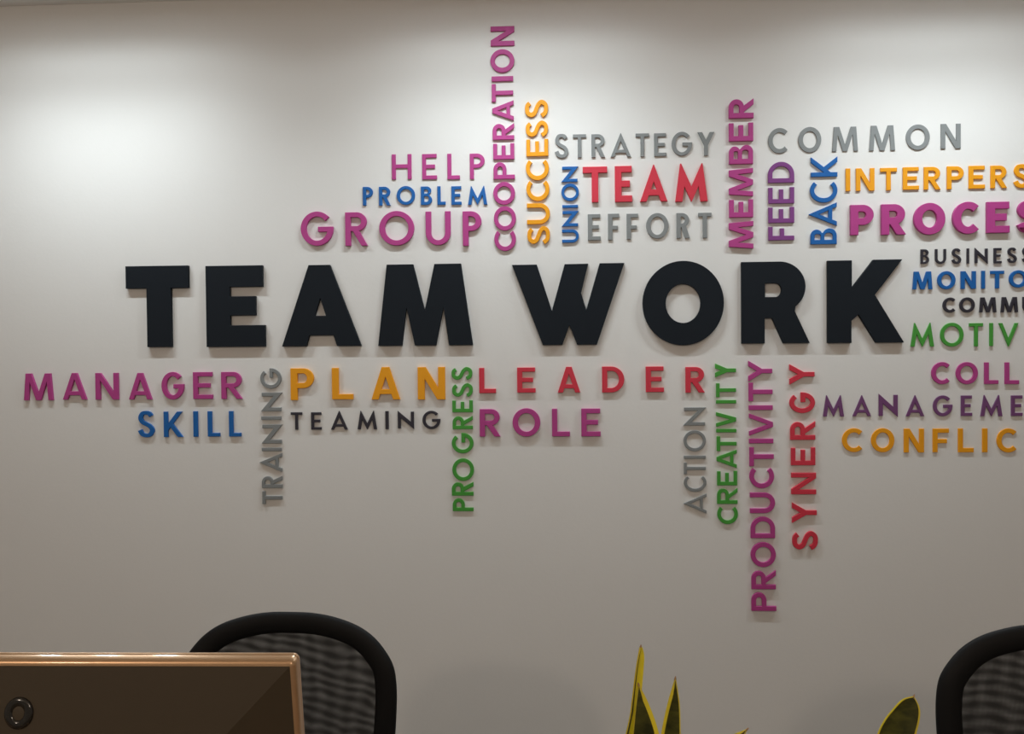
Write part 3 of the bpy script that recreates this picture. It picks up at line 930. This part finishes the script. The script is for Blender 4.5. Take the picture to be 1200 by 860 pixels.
# ------------------------------------------------------------------ snake plants
def make_leaf(parent, path, widths, facing, tip=0.02, cup=0.25, margin=0.0042, keep=.25):
    """Sword leaf: path in parent space, half widths along it, facing = direction of the blade's broad side (x-y angle)."""
    P = catmull([Vector(p) for p in path], 8)
    n = len(P)
    Wd = catmull([Vector((w, 0, 0)) for w in widths], max(1, 8 * (len(path) - 1) // (len(widths) - 1)))
    Wd = [v.x for v in Wd]
    if len(Wd) != n:
        Wd = [Wd[min(len(Wd) - 1, round(i * (len(Wd) - 1) / (n - 1)))] for i in range(n)]
    def blade(bm, fr0, fr1, cols, thick_):
        for sgn in (1, -1):
            rows = []
            for i, p in enumerate(P):
                ang = facing[0] + (facing[1] - facing[0]) * i / (n - 1)
                s = Vector((math.cos(ang), math.sin(ang), 0))
                tan = (P[min(n - 1, i + 1)] - P[max(0, i - 1)]).normalized()
                s = (s - tan * s.dot(tan)).normalized()
                nrm = s.cross(tan)
                w = max(Wd[i], .0006)
                row = []
                lo, hi = fr0(w), fr1(w)
                for k in range(cols + 1):
                    x = lo + (hi - lo) * k / cols
                    dep = cup * w * ((x / w) ** 2)
                    th = thick_ * math.sqrt(max(0.02, 1 - (x / w) ** 2 * .9))
                    row.append(bm.verts.new(p + s * x + nrm * (dep + sgn * th)))
                rows.append(row)
            for A, B in zip(rows, rows[1:]):
                for k in range(cols):
                    bm.faces.new((A[k], A[k + 1], B[k + 1], B[k]))
            if sgn == 1:
                first = rows
            else:
                for A, B in ((first, rows),):
                    for i in range(n - 1):
                        bm.faces.new((A[i][0], A[i + 1][0], B[i + 1][0], B[i][0]))
                        bm.faces.new((A[i][-1], A[i + 1][-1], B[i + 1][-1], B[i][-1]))
                    for k in range(cols):
                        bm.faces.new((A[0][k], A[0][k + 1], B[0][k + 1], B[0][k]))
                        bm.faces.new((A[-1][k], A[-1][k + 1], B[-1][k + 1], B[-1][k]))
        bmesh.ops.recalc_face_normals(bm, faces=bm.faces[:])
    mg = margin if isinstance(margin, (tuple, list)) else (margin, margin)
    bm = bmesh.new()
    blade(bm, lambda w: -max(w * .25, w - mg[0]), lambda w: max(w * keep, w - mg[1]), 8, .0016)
    leaf = link('leaf', bm, M['leaf'], parent, True)
    for sgn in (-1, 1):
        bm = bmesh.new()
        if sgn < 0:
            blade(bm, lambda w: -w, lambda w: -max(w * .25, w - mg[0]), 2, .0018)
        else:
            blade(bm, lambda w: max(w * keep, w - mg[1]), lambda w: w, 2, .0018)
        link('leaf_margin', bm, M['leaf_margin'], leaf, True)
    bm = bmesh.new()
    d = (P[-1] - P[-3]).normalized()
    add_tube(bm, [P[-1] - d * .002, P[-1] + d * .0015, P[-1] + d * .004], [.0018, .0013, .0005], 8)
    link('leaf_tip', bm, M['leaf_tip'], leaf, True)
    return leaf


PL_Y = 1.27
def make_pot(t, r, hgt):
    bm = bmesh.new()
    add_lathe(bm, [(r * .74, 0), (r * .78, .003), (r * .97, hgt - .018), (r * 1.03, hgt - .016), (r * 1.03, hgt), (r * .93, hgt), (r * .90, hgt - .02)], 40, cap=False)
    bm2 = [v for v in bm.verts if abs(v.co.z) < 1e-6]
    bm.faces.new(list(reversed(bm2)))
    link('pot', bm, M['pot'], t, True)
    bm = bmesh.new()
    add_lathe(bm, [(r * .915, hgt - .024), (r * .915, hgt - .016), (r * .5, hgt - .012), (.004, hgt - .010)], 36)
    link('soil', bm, M['soil'], t, True)


POT_H = 0.105
pa = pix(800, 860, PL_Y)
plant_a = thing('snake_plant', 'yellow-edged snake plant with two tall pointed leaves, nearer the monitor', 'potted plant', (pa.x, PL_Y, DESK_Z), group='snake plants on the desk')
make_pot(plant_a, .078, POT_H)
def lp(px, py, plant, dy=0.0):
    p = pix(px, py, PL_Y + dy)
    return (p.x - plant.location.x, p.y - plant.location.y, p.z - plant.location.z)
ROOT = POT_H - .016
# thin leaf seen on edge
make_leaf(plant_a, [(-.030, .0, ROOT), lp(737, 885, plant_a), lp(742.5, 830, plant_a), lp(747, 790, plant_a), lp(749.5, 770, plant_a), lp(750.8, 758.5, plant_a)], [.0150, .0145, .0125, .0110, .0088, .0030], (R(52), R(56)), margin=(.0020, .0160), keep=-.45)
# broad leaf in front of it
make_leaf(plant_a, [(-.014, -.012, ROOT), lp(757, 890, plant_a, -.008), lp(756.5, 858, plant_a, -.008), lp(752.5, 825, plant_a, -.008), lp(748.5, 803, plant_a, -.006)], [.020, .0225, .0185, .0095, .0008], (R(2), R(-6)), margin=(.0015, .0062))
# pointed leaf beside them
make_leaf(plant_a, [(.006, .004, ROOT), lp(783, 890, plant_a), lp(785, 858, plant_a), lp(788.5, 825, plant_a), lp(791.3, 795.5, plant_a)], [.017, .0180, .0148, .0095, .0010], (R(16), R(16)), margin=(.0052, .0016))
# low leaf whose tip only just shows
make_leaf(plant_a, [(.028, .010, ROOT), lp(830, 905, plant_a), lp(855, 875, plant_a), lp(875, 855, plant_a)], [.014, .016, .012, .0008], (R(-24), R(-24)), margin=(.004, .0015))
make_leaf(plant_a, [(.0, .035, ROOT), lp(770, 915, plant_a, .05), lp(768, 885, plant_a, .055), lp(766, 872, plant_a, .06)], [.014, .017, .012, .0010], (R(100), R(80)))

pb = pix(1010, 860, PL_Y)
plant_b = thing('snake_plant', 'yellow-edged snake plant with one broad leaning leaf, beside the cut-off chair', 'potted plant', (pb.x, PL_Y, DESK_Z), group='snake plants on the desk')
make_pot(plant_b, .074, POT_H)
make_leaf(plant_b, [(.0, .0, ROOT), lp(1036, 905, plant_b), lp(1049, 862, plant_b), lp(1060.5, 838, plant_b), lp(1067, 824, plant_b), lp(1070.5, 816.5, plant_b)], [.016, .0250, .0240, .0190, .0125, .0018], (R(-8), R(-12)), margin=(.0022, .0022))
make_leaf(plant_b, [(-.022, .008, ROOT), lp(996, 905, plant_b), lp(990, 885, plant_b), lp(986, 870, plant_b)], [.014, .017, .012, .0010], (R(20), R(40)))
make_leaf(plant_b, [(.012, .03, ROOT), lp(1015, 920, plant_b, .05), lp(1018, 890, plant_b, .055), lp(1020, 872, plant_b, .06)], [.014, .017, .012, .0010], (R(100), R(80)))
